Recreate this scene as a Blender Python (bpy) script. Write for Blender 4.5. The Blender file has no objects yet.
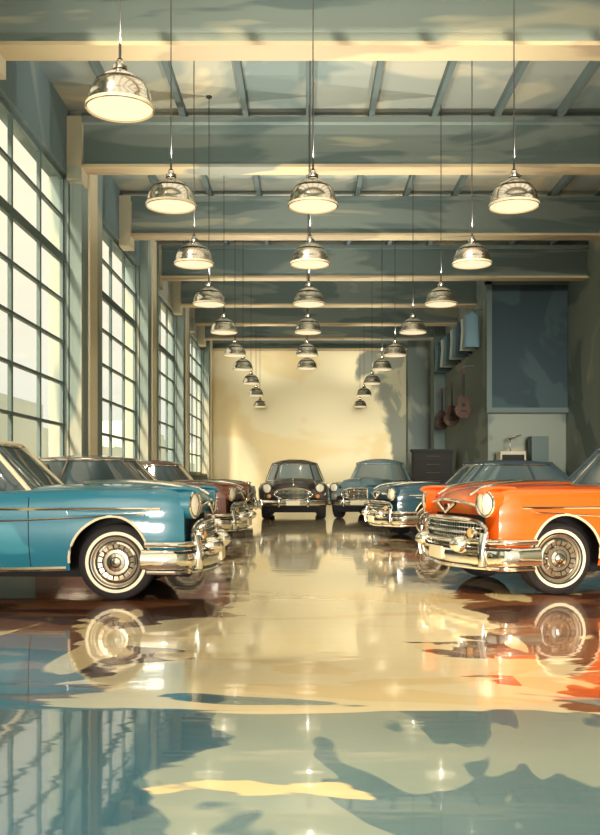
import bpy, math, random
import numpy as np
from mathutils import Vector, Matrix
random.seed(4)
sc=bpy.context.scene
EYE=1.05; F=900.0; VX,VY=306.0,480.0

# ---------------------------------------------------------------- helpers
def lin(c):
    r=[]
    for x in c:
        x/=255.0
        r.append(x/12.92 if x<=.04045 else ((x+.055)/1.055)**2.4)
    return (r[0],r[1],r[2],1)

class MB:
    def __init__(s): s.v=[];s.f=[];s.m=[];s.mats=[]
    def mi(s,mat):
        if mat not in s.mats: s.mats.append(mat)
        return s.mats.index(mat)
    def add(s,vs,fs,mat):
        o=len(s.v); k=s.mi(mat)
        s.v+= [tuple(map(float,p)) for p in vs]
        for f in fs:
            s.f.append([o+i for i in f]); s.m.append(k)
    def box(s,a,b,mat):
        x0,y0,z0=a; x1,y1,z1=b
        vs=[(x0,y0,z0),(x1,y0,z0),(x1,y1,z0),(x0,y1,z0),(x0,y0,z1),(x1,y0,z1),(x1,y1,z1),(x0,y1,z1)]
        s.add(vs,[(0,3,2,1),(4,5,6,7),(0,1,5,4),(1,2,6,5),(2,3,7,6),(3,0,4,7)],mat)
    def loft(s,rings,mat,closed=True,cap0=False,cap1=False):
        n=len(rings[0]); vs=[p for r in rings for p in r]; fs=[]
        for i in range(len(rings)-1):
            for j in range(n if closed else n-1):
                k=(j+1)%n
                fs.append((i*n+j,i*n+k,(i+1)*n+k,(i+1)*n+j))
        if cap0: fs.append(tuple(range(n))[::-1])
        if cap1: fs.append(tuple((len(rings)-1)*n+j for j in range(n)))
        s.add(vs,fs,mat)
    def tube(s,pts,r,mat,n=8,closed=False,rz=None):
        pts=[Vector(p) for p in pts]; N=len(pts); rings=[]
        rz=r if rz is None else rz
        for i,p in enumerate(pts):
            if closed: t=pts[(i+1)%N]-pts[i-1]
            else: t=pts[min(i+1,N-1)]-pts[max(i-1,0)]
            if t.length<1e-9: t=Vector((1,0,0))
            t.normalize()
            up=Vector((0,0,1)) if abs(t.z)<.93 else Vector((1,0,0))
            a=t.cross(up).normalized(); b=a.cross(t).normalized()
            rings.append([p+a*math.cos(q)*r+b*math.sin(q)*rz for q in [2*math.pi*k/n for k in range(n)]])
        if closed:
            rings.append(rings[0]); s.loft(rings,mat)
        else: s.loft(rings,mat,True,True,True)
    def rev(s,prof,origin,axis,n,mat):
        o=Vector(origin); ax=Vector(axis).normalized()
        u=ax.orthogonal().normalized(); w=ax.cross(u)
        for i in range(len(prof)-1):
            m=prof[i][2] if len(prof[i])>2 else mat
            ra=[]
            for pr in (prof[i],prof[i+1]):
                ra.append([o+ax*pr[1]+(u*math.cos(q)+w*math.sin(q))*max(pr[0],1e-4) for q in [2*math.pi*k/n for k in range(n)]])
            s.loft(ra,m)
    def obj(s,name,parent=None,ang=35,warp=None,smooth=True,weld=True):
        vs=[warp(p) for p in s.v] if warp else s.v
        me=bpy.data.meshes.new(name); me.from_pydata(vs,[],s.f)
        for m in s.mats: me.materials.append(m)
        me.polygons.foreach_set('material_index',s.m)
        import bmesh
        bm=bmesh.new(); bm.from_mesh(me)
        if weld: bmesh.ops.remove_doubles(bm,verts=bm.verts,dist=1e-5)
        bmesh.ops.recalc_face_normals(bm,faces=bm.faces)
        bm.to_mesh(me); bm.free()
        if smooth:
            me.polygons.foreach_set('use_smooth',[True]*len(me.polygons))
            me.set_sharp_from_angle(angle=math.radians(ang))
        me.update()
        o=bpy.data.objects.new(name,me); sc.collection.objects.link(o)
        if parent: o.parent=parent
        return o
def empty(name,loc=(0,0,0),yaw=0):
    e=bpy.data.objects.new(name,None); e.empty_display_size=.3
    e.location=loc; e.rotation_euler=(0,0,yaw); sc.collection.objects.link(e); return e

# ---------------------------------------------------------------- materials
def principled(name,col,rough=.5,metal=0,coat=0,**kw):
    m=bpy.data.materials.new(name); m.use_nodes=True
    b=m.node_tree.nodes['Principled BSDF']
    b.inputs['Base Color'].default_value=col
    b.inputs['Roughness'].default_value=rough
    b.inputs['Metallic'].default_value=metal
    b.inputs['Coat Weight'].default_value=coat
    b.inputs['Coat Roughness'].default_value=.04
    for k,v in kw.items(): b.inputs[k.replace('_',' ')].default_value=v
    return m
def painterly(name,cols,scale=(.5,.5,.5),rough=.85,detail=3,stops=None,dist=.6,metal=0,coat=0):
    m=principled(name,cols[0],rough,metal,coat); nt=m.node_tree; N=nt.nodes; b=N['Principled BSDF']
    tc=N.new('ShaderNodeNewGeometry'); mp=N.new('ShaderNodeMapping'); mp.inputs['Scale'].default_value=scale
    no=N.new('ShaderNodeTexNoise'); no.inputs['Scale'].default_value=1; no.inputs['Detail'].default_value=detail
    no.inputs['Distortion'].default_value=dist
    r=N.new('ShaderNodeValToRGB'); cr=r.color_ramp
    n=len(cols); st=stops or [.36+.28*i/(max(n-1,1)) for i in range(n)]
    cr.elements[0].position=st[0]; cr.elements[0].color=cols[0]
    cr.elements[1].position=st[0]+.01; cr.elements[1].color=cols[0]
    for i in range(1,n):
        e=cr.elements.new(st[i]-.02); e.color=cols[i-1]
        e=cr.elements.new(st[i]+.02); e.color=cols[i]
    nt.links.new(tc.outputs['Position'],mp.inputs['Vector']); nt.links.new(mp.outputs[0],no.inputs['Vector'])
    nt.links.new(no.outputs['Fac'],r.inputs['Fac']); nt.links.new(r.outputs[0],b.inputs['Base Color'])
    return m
def nmath(nt,op,a,b=None,clamp=False):
    n=nt.nodes.new('ShaderNodeMath'); n.operation=op; n.use_clamp=clamp
    for i,x in enumerate((a,b)):
        if x is None: continue
        if isinstance(x,(int,float)): n.inputs[i].default_value=x
        else: nt.links.new(x,n.inputs[i])
    return n.outputs[0]
def nmix(nt,f,a,b):
    n=nt.nodes.new('ShaderNodeMix'); n.data_type='RGBA'
    for s,x in ((n.inputs[0],f),(n.inputs[6],a),(n.inputs[7],b)):
        if isinstance(x,(tuple,int,float)): s.default_value=x
        else: nt.links.new(x,s)
    return n.outputs[2]
def nstep(nt,x,lo,hi):
    n=nt.nodes.new('ShaderNodeMapRange'); n.interpolation_type='SMOOTHSTEP'
    n.inputs[1].default_value=lo; n.inputs[2].default_value=hi
    nt.links.new(x,n.inputs[0]); return n.outputs[0]
def nnoise(nt,scale,detail=3,dist=0,off=0):
    g=nt.nodes.new('ShaderNodeNewGeometry'); mp=nt.nodes.new('ShaderNodeMapping')
    mp.inputs['Scale'].default_value=scale; mp.inputs['Location'].default_value=(off,off*1.7,0)
    no=nt.nodes.new('ShaderNodeTexNoise'); no.inputs['Scale'].default_value=1
    no.inputs['Detail'].default_value=detail; no.inputs['Distortion'].default_value=dist
    nt.links.new(g.outputs['Position'],mp.inputs['Vector']); nt.links.new(mp.outputs[0],no.inputs['Vector'])
    return no.outputs['Fac']
def npos(nt):
    g=nt.nodes.new('ShaderNodeNewGeometry'); s=nt.nodes.new('ShaderNodeSeparateXYZ')
    nt.links.new(g.outputs['Position'],s.inputs[0]); return s.outputs

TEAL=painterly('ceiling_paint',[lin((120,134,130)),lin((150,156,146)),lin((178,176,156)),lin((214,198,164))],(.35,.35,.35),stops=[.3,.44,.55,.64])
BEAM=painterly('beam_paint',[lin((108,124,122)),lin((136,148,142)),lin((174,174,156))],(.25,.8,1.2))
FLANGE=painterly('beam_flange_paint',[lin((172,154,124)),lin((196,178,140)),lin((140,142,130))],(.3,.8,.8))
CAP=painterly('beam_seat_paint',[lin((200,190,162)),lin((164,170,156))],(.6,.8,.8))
RIB=principled('rib_paint',lin((94,108,106)),.9)
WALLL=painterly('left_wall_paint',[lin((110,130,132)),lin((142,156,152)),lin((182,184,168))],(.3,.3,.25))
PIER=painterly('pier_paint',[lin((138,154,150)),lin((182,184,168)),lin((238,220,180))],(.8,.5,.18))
FRAME=principled('window_frame_paint',lin((104,122,122)),.6)
WALLR=painterly('right_wall_paint',[lin((100,112,108)),lin((130,138,128)),lin((170,164,142))],(.4,.25,.3))
PANEL=painterly('panel_paint',[lin((48,64,70)),lin((60,78,82)),lin((78,94,94))],(.5,.5,.4),.95)
DARK=principled('dark_underside',lin((26,24,26)),.9)
CHROME=principled('chrome',(.90,.87,.80,1),.10,1)
CHROMEW=principled('lamp_chrome',(.76,.71,.63,1),.16,1)
CHROMED=principled('lamp_dark_band',lin((66,56,50)),.25,.7)
RUBBER=principled('tyre_rubber',lin((36,30,32)),.8)
WHITEW=principled('whitewall',lin((240,226,196)),.5)
RIMP=principled('rim_paint',lin((150,134,112)),.3,.6)
LENS=principled('headlight_glass',lin((236,228,206)),.08,0,1)
GLASS=principled('car_glass',lin((62,78,84)),.06,0,1)
GLASSL=principled('car_glass_pale',lin((120,130,126)),.06,0,1)
SEAM=principled('panel_seam',lin((24,24,28)),.8)
CREAM=principled('cream_trim',lin((236,220,184)),.5,0,.3)
CORD=principled('lamp_cord',lin((52,50,48)),.6)
PLATE=principled('plate',lin((226,214,180)),.5)
AMBER=principled('amber_lens',lin((214,150,80)),.2,0,1)
def emis(name,col,st):
    m=bpy.data.materials.new(name); m.use_nodes=True; b=m.node_tree.nodes['Principled BSDF']
    b.inputs['Base Color'].default_value=col; b.inputs['Emission Color'].default_value=col; b.inputs['Emission Strength'].default_value=st
    return m
DIFF=emis('lamp_diffuser',lin((255,240,206)),.85)
WG=bpy.data.materials.new('window_glass'); WG.use_nodes=True; nt=WG.node_tree; nt.nodes.clear()
o=nt.nodes.new('ShaderNodeOutputMaterial'); mx=nt.nodes.new('ShaderNodeMixShader'); tr=nt.nodes.new('ShaderNodeBsdfTransparent'); gl=nt.nodes.new('ShaderNodeBsdfGlossy')
gl.inputs['Roughness'].default_value=.1; mx.inputs[0].default_value=.07
nt.links.new(tr.outputs[0],mx.inputs[1]); nt.links.new(gl.outputs[0],mx.inputs[2]); nt.links.new(mx.outputs[0],o.inputs[0])

# floor
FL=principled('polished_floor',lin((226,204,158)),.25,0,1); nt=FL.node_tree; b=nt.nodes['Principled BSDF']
b.inputs['Coat Roughness'].default_value=.04
P=npos(nt)
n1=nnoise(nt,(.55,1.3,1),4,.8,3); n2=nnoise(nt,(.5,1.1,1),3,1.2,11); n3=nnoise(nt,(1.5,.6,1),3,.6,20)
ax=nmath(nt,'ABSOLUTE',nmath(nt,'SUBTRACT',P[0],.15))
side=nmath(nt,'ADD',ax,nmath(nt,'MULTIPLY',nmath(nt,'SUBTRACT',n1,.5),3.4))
mb=nstep(nt,side,1.06,1.11)  # brown reflections of the car rows put into the floor colour
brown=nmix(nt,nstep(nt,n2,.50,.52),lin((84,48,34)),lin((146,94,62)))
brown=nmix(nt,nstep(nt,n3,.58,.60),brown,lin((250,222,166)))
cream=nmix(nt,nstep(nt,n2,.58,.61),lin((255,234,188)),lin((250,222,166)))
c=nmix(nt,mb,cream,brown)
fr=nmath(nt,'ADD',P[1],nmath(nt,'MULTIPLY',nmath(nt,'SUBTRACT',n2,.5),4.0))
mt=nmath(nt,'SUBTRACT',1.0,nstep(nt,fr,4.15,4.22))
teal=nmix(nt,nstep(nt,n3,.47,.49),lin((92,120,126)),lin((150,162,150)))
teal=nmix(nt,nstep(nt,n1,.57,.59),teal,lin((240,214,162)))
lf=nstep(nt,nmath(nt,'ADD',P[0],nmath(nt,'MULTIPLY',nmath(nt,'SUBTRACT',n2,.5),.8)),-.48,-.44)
teal=nmix(nt,lf,lin((34,84,104)),teal)  # blue window reflection at near left painted into the floor colour
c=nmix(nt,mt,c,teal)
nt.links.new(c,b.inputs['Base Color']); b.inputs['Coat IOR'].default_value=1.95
bp=nt.nodes.new('ShaderNodeBump'); bp.inputs['Strength'].default_value=.05; bp.inputs['Distance'].default_value=.02
nt.links.new(nnoise(nt,(1.4,6.0,1),2,0,7),bp.inputs['Height']); nt.links.new(bp.outputs[0],b.inputs['Coat Normal']); nt.links.new(bp.outputs[0],b.inputs['Normal'])

# back wall
BW=principled('back_wall_plaster',lin((240,224,180)),.8); nt=BW.node_tree; b=nt.nodes['Principled BSDF']; P=npos(nt)
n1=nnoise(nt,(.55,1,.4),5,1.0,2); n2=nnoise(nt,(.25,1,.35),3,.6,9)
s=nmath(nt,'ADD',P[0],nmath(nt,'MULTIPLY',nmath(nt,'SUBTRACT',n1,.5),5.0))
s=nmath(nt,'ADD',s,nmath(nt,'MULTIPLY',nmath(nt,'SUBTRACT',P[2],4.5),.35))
g1=nstep(nt,s,3.3,3.7)  # ragged cream sun patch painted into the wall colour, grey beyond it
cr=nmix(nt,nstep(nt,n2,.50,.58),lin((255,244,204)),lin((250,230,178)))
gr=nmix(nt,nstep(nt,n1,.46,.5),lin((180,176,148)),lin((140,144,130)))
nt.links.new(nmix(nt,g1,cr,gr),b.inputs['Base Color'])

# ---------------------------------------------------------------- room
XL=-4.36; ZC=EYE+6.8; YB=40.0; XR=5.6; XR2=8.0; Y0=-3.0
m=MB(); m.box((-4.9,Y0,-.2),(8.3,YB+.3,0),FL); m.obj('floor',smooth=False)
light_openings=[(-2.6,2.6),(3.5,7.1),(8.0,11.2)]  # unseen roof openings, added to let light onto floor and cars
m=MB(); prev=Y0
for a,bb in light_openings:
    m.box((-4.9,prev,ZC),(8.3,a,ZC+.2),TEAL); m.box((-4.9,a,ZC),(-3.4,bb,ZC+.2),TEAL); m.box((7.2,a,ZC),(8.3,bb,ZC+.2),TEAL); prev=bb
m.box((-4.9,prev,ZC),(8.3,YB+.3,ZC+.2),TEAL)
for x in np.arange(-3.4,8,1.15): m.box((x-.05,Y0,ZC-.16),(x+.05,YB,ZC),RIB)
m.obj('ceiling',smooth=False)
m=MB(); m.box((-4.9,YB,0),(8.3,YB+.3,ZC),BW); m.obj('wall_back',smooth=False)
wins=[(-1.6,2.6),(5.2,9.7),(12.2,16.6),(19.2,23.6),(26.2,30.4),(32.4,38.4)]
ZS=EYE+.25; ZH=EYE+5.6
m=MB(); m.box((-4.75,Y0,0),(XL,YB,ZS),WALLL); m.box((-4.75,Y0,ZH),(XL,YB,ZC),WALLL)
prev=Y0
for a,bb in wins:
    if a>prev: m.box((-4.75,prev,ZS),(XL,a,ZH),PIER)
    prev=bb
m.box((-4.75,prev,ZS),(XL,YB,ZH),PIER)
for i in range(len(wins)):
    a=wins[i][1]; m.box((XL-.02,a,0),(XL+.22,a+1.7,ZC-.002),PIER)
    m.box((XL+.215,a+.5,0),(XL+.26,a+1.1,ZC-.3),CREAM)
m.obj('wall_left',smooth=False)
for i,(a,bb) in enumerate(wins):
    m=MB(); x0,x1=XL-.16,XL-.10
    m.box((XL-.12,a,ZS),(XL-.115,bb,ZH),WG)
    nc=3 if bb-a<5 else 4
    for k in range(nc+1):
        y=a+(bb-a)*k/nc; t=.09 if k in(0,nc) else .04
        m.box((x0,max(a,y-t),ZS),(x1,min(bb,y+t),ZH),FRAME)
    for k in range(8):
        z=ZS+(ZH-ZS)*k/7; t=.08 if k in(0,7,5) else .025
        m.box((x0-.005,a,max(ZS,z-t)),(x1+.005,bb,min(ZH,z+t)),FRAME)
    m.box((XL-.3,a,ZS-.06),(XL+.12,bb,ZS+.02),PIER)
    m.obj('window_%d'%(i+1),smooth=False)
m=MB(); m.box((XR,28,0),(XR+.3,YB,ZC),WALLR)
m.box((XR2,Y0,0),(XR2+.3,28,ZC),WALLR)
m.box((XR,27.7,0),(XR2+.3,28,ZC),WALLR)
m.obj('wall_right',smooth=False)
m=MB()
m.box((5.55,27.45,EYE+2.15),(7.98,27.7,EYE+6.0),PANEL)
m.box((5.5,27.35,EYE+2.05),(7.98,27.7,EYE+2.2),RIB)
m.box((5.5,27.38,EYE+2.15),(5.66,27.7,EYE+6.1),RIB)
m.box((5.5,27.38,EYE+5.95),(7.98,27.7,EYE+6.1),RIB)
m.obj('wall_panel',smooth=False)
m=MB(); m.box((4.45,39.2,0),(5.55,YB,ZC-.01),WALLR); m.box((5.15,36.2,0),(5.6,37.2,ZC-.01),RIB); m.box((4.35,39.1,0),(5.6,39.25,.4),RIB)
m.obj('wall_column',smooth=False)
for i,y in enumerate([3.0,7.5,12.0,16.6,21.2,25.6,29.6,33.2,36.6,39.6]):
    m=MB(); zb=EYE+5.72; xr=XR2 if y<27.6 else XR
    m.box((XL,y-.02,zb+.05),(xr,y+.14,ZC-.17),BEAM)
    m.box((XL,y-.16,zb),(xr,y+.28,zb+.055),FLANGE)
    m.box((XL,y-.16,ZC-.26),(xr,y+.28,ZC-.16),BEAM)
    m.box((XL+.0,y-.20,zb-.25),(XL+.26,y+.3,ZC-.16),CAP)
    m.obj('ceiling_beam',smooth=False)
# outside
BLD=painterly('hazy_render',[lin((190,198,190)),lin((210,208,188))],(.1,.1,.1),.9)
m=MB(); yy=8
for k in range(14):
    L=random.uniform(8,15); h=random.uniform(2.6,6.0)
    m.box((-24,yy,-.3),(-15,yy+L,h),BLD)
    m.box((-20,yy+1,h),(-16.5,yy+L*.5,h+1.0),BLD); yy+=L
m.obj('neighbouring_buildings',smooth=False)
m=MB(); m.box((-60,-40,-.5),(-4.9,200,-.3),principled('yard_ground',lin((196,194,176)),.9)); m.obj('ground_outside',smooth=False)

# ---------------------------------------------------------------- pendant lamps
def lamp(px,rim,k=1.0):
    H=3.1; y=F*H/(VY-rim); x=(px-VX)/F*y; R=.275
    e=empty('pendant_lamp',(x,y,EYE+H))
    m=MB()
    prof=[(R*1.0,0,CHROMEW),(R*1.04,.004,CREAM),(R*1.04,.03,CHROMEW),(R*.99,.05,CHROMEW)]
    for i in range(1,10):
        a=math.pi/2*i/10*.93
        mt=CHROMED if i in(4,8) else CHROMEW
        prof.append((R*.98*math.cos(a),.05+.265*math.sin(a),mt))
    prof+= [(.06,.32,CHROMED),(.06,.335,CHROMEW),(.062,.345,CHROMEW),(.062,.365,CHROMED),(.04,.375,CHROMEW),(.03,.41,CHROMED),(.018,.43,CORD),(0,.432,CORD)]
    m.rev(prof,(0,0,0),(0,0,1),36,CHROMEW)
    m.obj('shade',e,ang=50)
    m=MB(); m.rev([(0,.012),(R*.6,.008),(R*.97,.014),(R*.99,.03)],(0,0,0),(0,0,1),36,DIFF); m.obj('diffuser',e)
    m=MB(); top=ZC-(EYE+H)
    m.rev([(.007,.42),(.007,top)],(0,0,0),(0,0,1),6,CORD)
    m.rev([(.012,.42),(.012,.55)],(0,0,0),(0,0,1),8,CORD)
    if y<11.2: m.box((-.6,-.04,top-.1),(.6,.04,top),RIB)
    m.rev([(0,top-.04),(.05,top-.03),(.05,top)],(0,0,0),(0,0,1),12,CORD)
    m.obj('cord',e)
    for nm,z,en,rot in (('bulb',-.03,16,0),('ceiling_fill',.56,190,math.pi)):  # upward spot is an added fill that brightens the ceiling
        L=bpy.data.lights.new(nm,'SPOT'); L.energy=en; L.color=(1,.90,.72) if rot==0 else (1,.95,.83); L.spot_size=math.radians(165); L.spot_blend=1; L.shadow_soft_size=0
        lo=bpy.data.objects.new(nm,L); lo.location=(.03 if rot else 0,0,z); lo.rotation_euler=(rot,0,0); sc.collection.objects.link(lo); lo.parent=e
for px,r in [(120,110),(171,207),(194,265),(209,305),(224,333),(235,356),(243,370),(251,384),(256,396),(260,407),
             (313,207),(310,265),(309,305),(308,333),(307,356),(307,369),
             (514,207),(472,265),(441,305),(413,333),(395,356),(382,370),(372,384),(364,396),(360,407)]:
    lamp(px,r)

# ---------------------------------------------------------------- cars
def cat(xk,yk,x):
    xk=np.array(xk,float); yk=np.array(yk,float); d=np.diff(yk)/np.diff(xk)
    mm=np.zeros(len(xk)); mm[0]=d[0]; mm[-1]=d[-1]
    for i in range(1,len(xk)-1): mm[i]=0 if d[i-1]*d[i]<=0 else 2*d[i-1]*d[i]/(d[i-1]+d[i])
    i=int(np.clip(np.searchsorted(xk,x)-1,0,len(xk)-2)); h=xk[i+1]-xk[i]; t=(x-xk[i])/h
    return (2*t**3-3*t*t+1)*yk[i]+(t**3-2*t*t+t)*h*mm[i]+(-2*t**3+3*t*t)*yk[i+1]+(t**3-t*t)*h*mm[i+1]

STY={
'A':dict(xk=[-2.6,-2.52,-2.3,-1.6,-.8,0,.75,1.6,2.1,2.35,2.46],
  zf=[.80,.98,1.03,.98,.935,.93,.955,.975,.975,.965,.90],
  zh=[.72,.84,.88,.92,.93,.95,1.0,1.015,.99,.95,.87],
  w=[.80,.88,.93,.95,.96,.96,.955,.95,.94,.925,.89],
  zl=[.40,.34,.30,.27,.25,.25,.25,.27,.30,.32,.34],
  wf=1.74,wr=-1.35,tr=.86,fr=0,
  g=dict(f0=1.02,f1=.52,r0=-1.5,r1=-.9,w0=.83,w1=.66,z0=.92,z1=1.40,zt=1.475,n=4.5)),
'B':dict(xk=[-2.3,-2.2,-1.95,-1.5,-.8,0,.7,1.4,1.85,2.1,2.22],
  zf=[.55,.72,.85,.92,.93,.93,.935,.93,.91,.87,.74],
  zh=[.60,.80,.93,.98,.98,.98,1.03,1.05,1.02,.95,.84],
  w=[.60,.74,.84,.88,.89,.89,.89,.885,.87,.83,.74],
  zl=[.40,.34,.30,.27,.26,.26,.26,.27,.32,.36,.42],
  wf=1.46,wr=-1.25,tr=.78,fr=1,
  g=dict(f0=.74,f1=.34,r0=-1.5,r1=-.85,w0=.79,w1=.60,z0=.95,z1=1.42,zt=1.55,n=3.2)),
}
def car(loc,yaw,paint,roof,style,glass=GLASS,stripe=True,scale=1.0):
    S=STY[style]; e=empty('vintage_car',loc,yaw); e.scale=(scale,)*3
    WR=.335; AR=.405; xk=S['xk']; x0,x1=xk[0],xk[-1]
    def w(x): return cat(xk,S['w'],x)
    def zf(x): return cat(xk,S['zf'],x)
    def zh(x): return cat(xk,S['zh'],x)
    def zl(x):
        z=cat(xk,S['zl'],x)
        for c in (S['wf'],S['wr']):
            if abs(x-c)<AR: z=max(z,WR+math.sqrt(AR*AR-(x-c)**2))
        return z
    def ys(x,z):
        y=w(x)
        if z<.62: y-=.10*((.62-z)/.37)**2
        if z>.78: y-=.035*((z-.78)/.2)**2
        y+=.012*math.exp(-((z-.76)/.03)**2)
        return y
    def warp(p):
        x,y,z=p
        t=min(max((x-1.5)/(x1-1.5),0),1.1); t=t*t*(3-2*min(t,1))
        return (x-(.13 if S['fr']==0 else .22)*(y/.9)**2*t,y,z)
    xs=set(np.round(np.linspace(x0,x1,70),4))
    for c in (S['wf'],S['wr']):
        for k in range(25): xs.add(round(c+AR*math.cos(math.pi*k/24),4))
        xs.add(round(c+AR+.004,4)); xs.add(round(c-AR-.004,4))
    xs=sorted(x for x in xs if x0<=x<=x1)
    rings=[]
    for x in xs:
        W,ZF,ZHh,ZL=w(x),zf(x),zh(x),zl(x); half=[]
        drop=.07 if S['fr']==0 else .13
        ztop=ZF-drop
        for k in range(13):
            z=ZL+(max(ztop,ZL+.01)-ZL)*k/12; half.append((ys(x,z),z))
        if S['fr']==0:
            half+=[(W-.045,ZF-.028),(W-.08,ZF-.006),(W-.13,ZF),(W-.18,ZF-.008),(W-.23,ZF-.035),(W-.29,min(ZF,ZHh)-.05),(W-.36,ZHh-.04),(.42,ZHh-.018),(.28,ZHh-.008),(.14,ZHh-.002),(.0,ZHh)]
        else:
            half+=[(W-.05,ZF-.06),(W-.10,ZF-.02),(W-.16,ZF),(W-.22,ZF-.01),(W-.27,ZF-.035),(W-.31,min(ZF,ZHh)-.05),(W-.37,ZHh-.06),(.36,ZHh-.03),(.24,ZHh-.012),(.12,ZHh-.003),(0,ZHh)]
        r=[(x,y,z) for y,z in half]; r+=[(x,-y,z) for y,z in half[:-1][::-1]]
        rings.append(r)
    m=MB(); m.loft(rings,paint,closed=False)
    n=len(rings[0]); m.add(rings[0],[tuple(range(n))],paint); m.add(rings[-1],[tuple(range(n))],paint)
    hy,hz,hr=(.775,.835,.10) if S['fr']==0 else (.655,.785,.095)
    hx=x1+(.06 if S['fr']==0 else .03)
    for sg in (1,-1):
        if S['fr']==0:
            m.rev([(.06,-.5),(.105,-.34),(.125,-.1),(.128,0),(.118,.012),(.108,-.01)],(hx,sg*hy,hz),(1,0,0),28,paint)
            m.tube([(hx-.30,sg*hy,hz+.135),(hx-.1,sg*hy,hz+.138),(hx+.03,sg*hy,hz+.125),(hx+.055,sg*hy,hz+.10)],.05,paint,10,rz=.022)
        else:
            m.rev([(.05,-.55),(.115,-.38),(.125,-.14),(.118,-.02),(.108,.0),(.1,-.01)],(hx,sg*hy,hz),(1,0,0),28,paint)
    m.obj('body',e,ang=40,warp=warp)
    m=MB(); m.box((x0+.15,-.60,.18),(x1-.12,.60,.80),DARK)
    for c in (S['wf'],S['wr']): m.tube([(c,-.75,WR),(c,.75,WR)],.05,DARK,8)
    m.obj('chassis',e,smooth=False)
    g=S['g']; 
    def G(th,t,off=0):
        f=g['f0']+(g['f1']-g['f0'])*t; r=g['r0']+(g['r1']-g['r0'])*t
        W=g['w0']+(g['w1']-g['w0'])*t; z=g['z0']+(g['z1']-g['z0'])*t
        if t<0: z=g['z0']+t
        c,s=math.cos(th),math.sin(th); q=2/g['n']
        return ((f+r)/2+((f-r)/2+off)*math.copysign(abs(c)**q,c),(W+off)*math.copysign(abs(s)**q,s),z)
    NT=72; ths=[2*math.pi*(k+.5)/NT for k in range(NT)]
    m=MB(); m.loft([[G(t,u) for t in ths] for u in (-.10,0,.25,.5,.75,1.0)],glass)
    m.obj('windows',e)
    m=MB(); rr=[]
    f,r=g['f1'],g['r1']; cx=(f+r)/2
    for sc_,zz in ((1.0,-.045),(1.035,-.04),(1.045,-.01),(1.03,.02),(.98,.045),(.86,.38),(.68,.66),(.45,.87),(.2,.97),(.02,1.0)):
        hgt=g['zt']-g['z1']; z=g['z1']+(zz if abs(zz)<.05 else zz*hgt)
        if abs(zz)<.05 and zz>0: z=g['z1']+zz*.6
        rr.append([((p[0]-cx)*sc_+cx,p[1]*sc_,max(z,g['z1']-.05)) for p in (G(t,1) for t in ths)])
    m.loft(rr,roof,cap1=True)
    def thx(xt,t):
        best=min((abs(G(a,t)[0]-xt),a) for a in np.linspace(.3,math.pi-.3,200)); return best[1]
    for sg in (1,-1):
        for ta,rad in ((.55,.026),(thx(-.36,.5),.024),(2.45,.05)):
            m.tube([G(sg*ta,u,.004) for u in (-.02,.25,.5,.75,1.0)],rad,roof,8)
    m.obj('roof',e,ang=45)
    m=MB()
    for t0,r_ in ((.015,.013),(.95,.012)):
        m.tube([G(a,t0,.012) for a in ths],r_,CHROME,6,closed=True)
    for sg in (1,-1):
        for c in (S['wf'],S['wr']):
            pts=[]
            for k in range(25):
                a=math.pi*(k/24)
                x=c+AR*math.cos(a); z=WR+AR*math.sin(a)-.002
                if x<x1-.02: pts.append((x,sg*(ys(x,z)+.004),z))
            m.tube(pts,.012,CREAM if style=='A' else CHROME,6)
        pts=[(x,sg*(ys(x,zl(x)+.02)+.006),zl(x)+.02) for x in np.linspace(S['wr']+AR+.03,S['wf']-AR-.03,14)]
        m.tube(pts,.014,CHROME,6,rz=.022)
        if stripe:
            za=lambda x:.80 if x>-.3 else .80-.10*(min(1,(-.3-x)/.9))
            m.tube([(x,sg*(ys(x,za(x))+.006),za(x)) for x in np.linspace(x0+.1,x1-.20,30)],.009,CHROME,6,rz=.013)
            zb=lambda x:.70 if x<.9 else .70+.05*(x-.9)
            m.tube([(x,sg*(ys(x,zb(x))+.004),zb(x)) for x in np.linspace(-.9,x1-.35,22)],.007,CHROME,6,rz=.009)
        for xx in (1.0 if style=='A' else .80,-.36,-1.15 if style=='B' else -.36):
            m.tube([(xx,sg*(ys(xx,z)+.0005),z) for z in np.linspace(.30,.90,10)],.0045,SEAM,5)
        for xx in (-.22,):
            m.tube([(xx,sg*(ys(xx,.86)+.025),.86),(xx-.14,sg*(ys(xx,.86)+.03),.86)],.011,CHROME,8)
        pts=[(x,sg*(w(x)-.30),min(zf(x),zh(x))-.045) for x in np.linspace(1.1,x1-.05,16)]
        m.tube(pts,.004,SEAM,5)
    for sg in (1,-1):
        ctr=(hx,sg*hy,hz)
        m.rev([(hr+.022,-.02),(hr+.026,.006),(hr+.018,.020),(hr+.004,.018),(hr-.004,.006)],ctr,(1,0,0),30,CHROME)
        m.rev([(hr-.002,.004),(hr*.85,.022),(hr*.5,.036),(0,.042)],ctr,(1,0,0),30,LENS)
        for k in range(-2,3):
            yy=k*.033; hh=math.sqrt(max(.001,(hr*.85)**2-yy*yy))
            m.tube([(hx+.040-.25*abs(yy)-(.014 if abs(q)>.6 else 0),sg*hy+yy,hz+q*hh) for q in (-1,-.5,0,.5,1)],.0025,SEAM,4)
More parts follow.
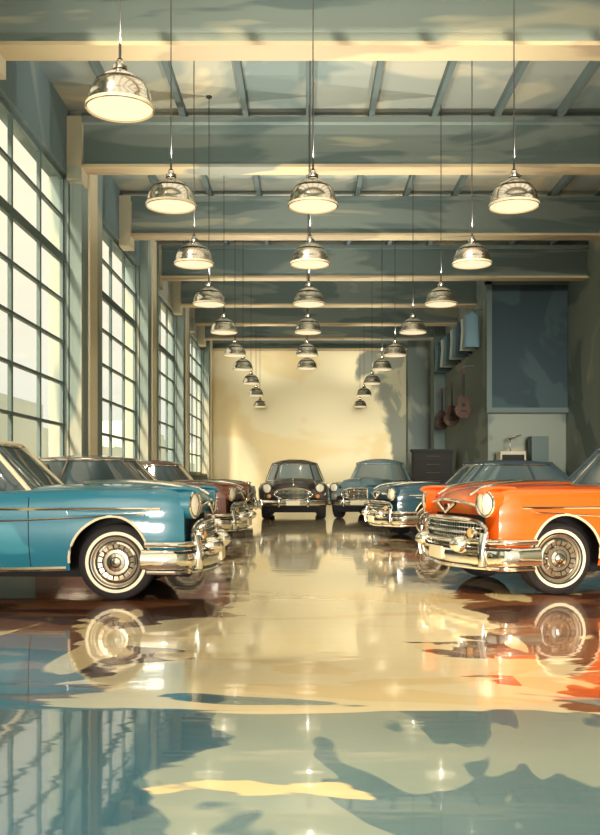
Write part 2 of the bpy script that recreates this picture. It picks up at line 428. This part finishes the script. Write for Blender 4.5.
    if style=='A':
        xg=x1+.004
        ny=24; gy=.66; z0,z1=.40,.67; zm=(z0+z1)/2
        rows=[[(xg,y,z) for y in np.linspace(-gy-.06,gy+.06,ny)] for z in (z0,z1)]
        m.loft(rows,SEAM,closed=False)
        for z in np.linspace(z0+.02,z1-.02,6): m.tube([(xg+.02,y,z) for y in np.linspace(-gy-.03,gy+.03,ny)],.007,CHROME,6)
        for y in np.linspace(-gy,gy,27): m.tube([(xg+.015,y,z0),(xg+.022,y,zm),(xg+.015,y,z1)],.006,CHROME,5)
        loop=[]
        for k in range(48):
            a=2*math.pi*k/48; c_,s_=math.cos(a),math.sin(a)
            loop.append((xg+.02,(gy+.09)*math.copysign(abs(c_)**.45,c_),zm+.15*math.copysign(abs(s_)**.6,s_)))
        m.tube(loop,.022,CHROME,8,closed=True)
        m.tube([(xg+.045,y,.56) for y in np.linspace(-gy,gy,ny)],.022,CHROME,8,rz=.016)
        for sg in (1,-1):
            m.rev([(.055,0),(.055,.03),(.04,.045)],(xg+.03,sg*.56,.56),(1,0,0),18,CHROME); m.rev([(.04,.04),(.02,.055),(0,.058)],(xg+.03,sg*.56,.56),(1,0,0),18,AMBER)
        m.tube([(x1+.004,y,zh(x1)-.012-.05*(abs(y)/.6)**2) for y in np.linspace(-.60,.60,20)],.014,CHROME,6)
        m.tube([(x1+.02,y,.735+abs(y)*.42) for y in np.linspace(-.21,.21,9)],.018,CHROME,6)
        m.box((x1+.0,-.05,.78),(x1+.025,.05,.82),CHROME)
        for sg in (1,-1):
            m.tube([(x,sg*.40,zh(x)+.010+.012*math.sin((x-1.3)*3)) for x in np.linspace(1.35,x1-.03,10)],.020,CHROME,8)
        def bp(z,ext=1.0,yo=.97):
            pts=[]
            for k in range(41):
                q=-1+2*k/40; a=q
                y=math.copysign(min(abs(a)*1.28*.97,yo),a)
                x=x1+.085-.04*(y/.9)**2
                if abs(a)>.72: x-= (abs(a)-.72)/.28*.42*ext*(min(1,(abs(a)-.72)/.12)*.6+.4)
                pts.append((x,y,z+.02*abs(a)))
            return pts
        m.tube(bp(.345),.04,CHROME,12,rz=.085)
        m.tube(bp(.475,.9),.035,CHROME,10,rz=.028)
        m.tube([(p[0]-.03,p[1]*.98,p[2]) for p in bp(.235,.8)],.03,CHROME,8,rz=.022)
        m.tube([(p[0]+.03,p[1]*1.01,p[2]) for p in bp(.41,.95)],.012,SEAM,6)
        for sg in (1,-1):
            m.rev([(.01,-.1),(.080,-.06),(.085,.01),(.07,.06),(.045,.09),(.02,.11),(0,.113)],(x1+.10,sg*.47,.45),(1,0,0),22,CHROME)
            m.tube([(x1+.10,sg*.78,.27),(x1+.12,sg*.79,.40),(x1+.08,sg*.78,.56)],.035,CHROME,10)
        m.box((x1+.12,-.16,.29),(x1+.14,.16,.41),PLATE)
        m.tube([(x0-.08,y,.45) for y in np.linspace(-.85,.85,9)],.05,CHROME,8,rz=.08)
    else:
        xg=x1+.006; z0,z1=.50,.76
        gw=lambda z:.44*math.sqrt(max(.02,1-((z-.63)/.16)**2))+.02
        rows=[[(xg,y*gw(z),z) for y in np.linspace(-1,1,14)] for z in np.linspace(z0,z1,9)]
        m.loft(rows,SEAM,closed=False)
        for z in np.linspace(z0+.01,z1-.01,8): m.tube([(xg+.015,y*gw(z),z) for y in np.linspace(-1,1,14)],.008,CHROME,6)
        for y in np.linspace(-.36,.36,7):
            hh=.15*math.sqrt(1-(y/.46)**2); m.tube([(xg+.01,y,.63-hh),(xg+.02,y,.63),(xg+.01,y,.63+hh)],.006,CHROME,5)
        m.tube([(xg+.015,.47*math.cos(a),.63+.155*math.sin(a)) for a in np.linspace(0,2*math.pi,41)[:-1]],.020,CHROME,8,closed=True)
        for sg in (1,-1):
            m.rev([(.05,-.04),(.058,.01),(.05,.03)],(xg+.05,sg*.60,.58),(1,0,0),18,CHROME); m.rev([(.05,.025),(.03,.04),(0,.045)],(xg+.05,sg*.60,.58),(1,0,0),18,AMBER)
        m.tube([(x,0,zh(x)+.008) for x in np.linspace(.9,x1-.02,14)],.014,CHROME,6)
        m.rev([(.0,-.12),(.03,-.05),(.035,0),(.02,.05),(0,.07)],(x1-.12,0,zh(x1-.12)+.03),(1,0,0),12,CHROME)
        pts=[]
        for k in range(31):
            q=-1+2*k/30; y=math.copysign(min(abs(q)*1.05,.90),q); x=x1+.13
            if abs(q)>.8: x-=(abs(q)-.8)/.2*.30
            pts.append((x,y,.42))
        m.tube(pts,.035,CHROME,10,rz=.065)
        m.tube([(p[0]+.02,p[1],p[2]+.012) for p in pts],.018,CHROME,6,rz=.02)
        for sg in (1,-1): m.tube([(x1+.15,sg*.36,.33),(x1+.185,sg*.36,.44),(x1+.15,sg*.36,.56)],.032,CHROME,10)
        m.box((x1+.165,-.17,.36),(x1+.18,.17,.47),PLATE)
        m.tube([(x0-.06,y,.45) for y in np.linspace(-.7,.7,9)],.04,CHROME,8,rz=.07)
        m.tube([(x1-.03,y,.39) for y in np.linspace(-.62,.62,9)],.05,paint,8,rz=.06)
    m.obj('chrome_trim',e,ang=40,warp=warp)
    for nm,c in (('front',S['wf']),('rear',S['wr'])):
        for sn,sg in (('left',1),('right',-1)):
            m=MB(); yy=sg*S['tr']; ax=(0,sg,0)
            P_=[(.19,-.20,RUBBER),(.29,-.20,RUBBER),(.325,-.17,RUBBER),(.335,-.13,RUBBER),(.335,-.03,RUBBER),(.325,.005,RUBBER),(.305,.022,RUBBER),(.282,.030,RUBBER),(.266,.032,WHITEW),(.238,.032,RUBBER),(.222,.026,CHROME),(.214,.024,CHROME),(.208,.0,RIMP),(.19,-.006,SEAM),(.182,-.006,CHROME),(.176,.012,CHROME),(.160,.020,RIMP),(.125,.014,SEAM),(.118,.014,CHROME),(.108,.026,RIMP),(.082,.028,SEAM),(.076,.028,CHROME),(.062,.036,CHROME),(.048,.036,CHROMED),(.040,.04,CHROME),(.02,.052,CHROME),(0,.054,CHROME)]
            m.rev(P_,(c,yy,WR),ax,56,CHROME)
            for k in range(18):
                a=2*math.pi*k/18
                m.tube([(c+rr_*math.cos(a),yy+sg*h,WR+rr_*math.sin(a)) for rr_,h in ((.124,.019),(.158,.024))],.0055,SEAM if k%2 else CHROME,4)
            m.obj('wheel_%s_%s'%(nm,sn),e,ang=30)
    return e
def paint(name,c1,c2=None):
    return painterly(name,[lin(c1),lin(c2 or c1)],(1.2,1.2,1.5),rough=.36,coat=.8,detail=2)
P_BLUE=paint('paint_teal_blue',(36,114,136),(58,138,156)); P_BR=paint('paint_brown',(112,60,40),(92,50,38))
P_DK=paint('paint_maroon_dark',(78,52,46),(62,44,42)); P_OR=paint('paint_orange',(230,98,14),(240,124,36))
P_CT=paint('paint_umber',(52,42,38),(70,56,50)); P_LB=paint('paint_grey_blue',(88,118,130),(68,98,110)); P_NB=paint('paint_deep_teal',(34,70,86),(48,90,106))
NAVY=principled('soft_top_navy',lin((34,50,62)),.8); RGREY=principled('roof_grey',lin((92,86,76)),.35,0,1)
d=math.radians
car((-3.39,8.70,0),d(0),P_BLUE,CREAM,'A')
car((-3.52,15.4,0),d(-5),P_BR,RGREY,'A',GLASS)
car((-3.50,22.5,0),d(-6),P_DK,P_DK,'B',GLASS)
car((-.33,26.0,0),d(-90),P_CT,P_CT,'B',GLASSL,stripe=False,scale=1.07)
car((2.10,26.2,0),d(-107),P_LB,P_LB,'B',GLASSL,stripe=False,scale=1.08)
car((3.64,17.1,0),d(180+12),P_NB,NAVY,'A',scale=.97)
car((3.80,9.45,0),d(180+13),P_OR,NAVY,'A')

# ---------------------------------------------------------------- props on the right
m=MB(); BK=painterly('cabinet_paint',[lin((44,44,44)),lin((60,56,52))],(1,1,1),.95); BKF=principled('cabinet_drawer',lin((50,50,48)),.95)
m.box((3.95,32.9,.1),(5.35,33.7,2.1),BK); m.box((3.9,32.85,2.1),(5.4,33.75,2.18),BKF); m.box((4.0,32.95,0),(5.3,33.65,.1),SEAM)
for z in np.arange(.25,2.0,.3):
    m.box((4.0,32.87,z),(5.3,32.9,z+.26),BKF); m.tube([(4.4,32.84,z+.17),(4.9,32.84,z+.17)],.012,RIMP,6)
m.obj('tool_cabinet',smooth=False)
m=MB(); WHT=painterly('counter_paint',[lin((196,190,170)),lin((168,170,158))],(1,1,1),.8)
m.box((5.65,26.4,.0),(7.7,27.35,1.05),WHT); m.box((5.6,26.35,1.05),(7.75,27.35,1.12),BK)
for x in (5.75,6.4,7.05): m.box((x,26.37,.15),(x+.55,26.4,.95),RIB)
m.obj('workbench',smooth=False)
m=MB()
m.box((5.75,26.6,1.12),(6.5,27.2,1.9),WHT); m.box((5.8,26.57,1.25),(6.45,26.6,1.8),BK); m.box((6.7,26.7,1.12),(7.2,27.2,2.35),RIB)
m.tube([(6.1,26.9,1.9),(6.1,26.9,2.3),(6.4,26.8,2.4)],.04,CHROME,8)
m.obj('machine_tool',smooth=False)
WOOD=painterly('guitar_wood',[lin((66,44,30)),lin((98,66,42))],(3,3,3),.7)
def guitar(x,y,z,s):
    e=empty('guitar',(x,y,z)); m=MB()
    out=[]
    for k in range(40):
        a=2*math.pi*k/40; zz=math.cos(a); ww=.20*(abs(math.sin(a))**.8)*(1.0 if zz<0 else .78)*(1-.22*math.exp(-((zz-.12)/.2)**2))
        out.append((math.copysign(ww,math.sin(a)),.26*zz))
    m.loft([[(p[0]*q,yy,p[1]*q) for p in out] for yy,q in ((.05,.96),(.045,1),(-.045,1),(-.05,.96))],WOOD,True,True,True)
    m.rev([(0,-.0),(.05,.0)],(0,-.052,.03),(0,-1,0),20,SEAM)
    m.box((-.025,-.065,.2),(.025,-.03,.72),SEAM); m.box((-.045,-.06,.72),(.045,-.03,.86),WOOD); m.box((-.06,-.06,-.12),(.06,-.05,-.09),SEAM)
    m.tube([(0,-.045,.86),(0,.02,.90),((5.59-x)/s,.02,.91)],.012,RIB,6)
    o=m.obj('guitar_body',e); e.scale=(s,s,s); return e
guitar(5.22,34.6,EYE+2.3,1.4); guitar(5.22,32.3,EYE+2.3,1.45); guitar(5.24,30.0,EYE+2.45,1.5)
m=MB(); CL1=principled('denim_blue',lin((104,134,146)),.9); CL2=principled('canvas_pale',lin((178,188,182)),.9); CL3=principled('canvas_dark',lin((62,84,94)),.9)
m.tube([(5.3,28.4,EYE+5.4),(5.3,35.5,EYE+5.4)],.03,RIB,8)
for y in (28.6,32,35.3): m.tube([(5.3,y,EYE+5.4),(5.6,y,EYE+5.4)],.025,RIB,8)
for i,y in enumerate(np.linspace(28.7,35.2,10)):
    mt=(CL1,CL2,CL3)[i%3]; rr=[]
    for zz,a,b_ in ((0,.03,.03),(-.06,.10,.05),(-.14,.24,.10),(-.5,.22,.12),(-.9,.25,.14),(-1.15,.27,.15),(-1.16,.2,.1)):
        rr.append([(5.3+a*math.cos(q)*(1+.06*math.sin(5*q)),y+b_*math.sin(q)*(1+.1*math.sin(4*q)),EYE+5.38+zz) for q in np.linspace(0,2*math.pi,25)[:-1]])
    m.loft(rr,mt,True,True,True)
m.obj('hanging_coveralls',ang=60)

# ---------------------------------------------------------------- light, world, camera
Wd=bpy.data.worlds.new('World'); sc.world=Wd; Wd.use_nodes=True; nt=Wd.node_tree; bg=nt.nodes['Background']
tc=nt.nodes.new('ShaderNodeTexCoord'); sp=nt.nodes.new('ShaderNodeSeparateXYZ'); rp=nt.nodes.new('ShaderNodeValToRGB')
nt.links.new(tc.outputs['Generated'],sp.inputs[0]); nt.links.new(sp.outputs[2],rp.inputs[0]); nt.links.new(rp.outputs[0],bg.inputs[0])
e=rp.color_ramp.elements; e[0].position=0; e[0].color=lin((208,212,202)); e[1].position=.55; e[1].color=lin((252,238,206))
x=rp.color_ramp.elements.new(.12); x.color=lin((228,226,206))
x=rp.color_ramp.elements.new(.28); x.color=lin((244,234,204))
bg.inputs[1].default_value=1.36
def sun(name,dr,en,col,ang):
    S=bpy.data.lights.new(name,'SUN'); S.energy=en; S.color=col; S.angle=math.radians(ang)
    so=bpy.data.objects.new(name,S); sc.collection.objects.link(so)
    so.rotation_euler=Vector(dr).to_track_quat('-Z','Y').to_euler()
sun('sun_soft',(.34,.66,-.72),6.0,(1,.87,.64),7)
sun('front_fill_sun',(.04,1,-.035),3.2,(1,.93,.79),12)  # second sun added behind the camera as frontal fill
cam=bpy.data.cameras.new('camera'); co=bpy.data.objects.new('camera',cam); sc.collection.objects.link(co)
co.location=(0,0,EYE); co.rotation_euler=(math.pi/2,0,0); cam.sensor_width=36; cam.lens=F/835*36
cam.shift_x=(300-VX)/835; cam.shift_y=(VY-417.5)/835; cam.clip_end=300
sc.camera=co
sc.view_settings.view_transform='Standard'; sc.view_settings.look='None'
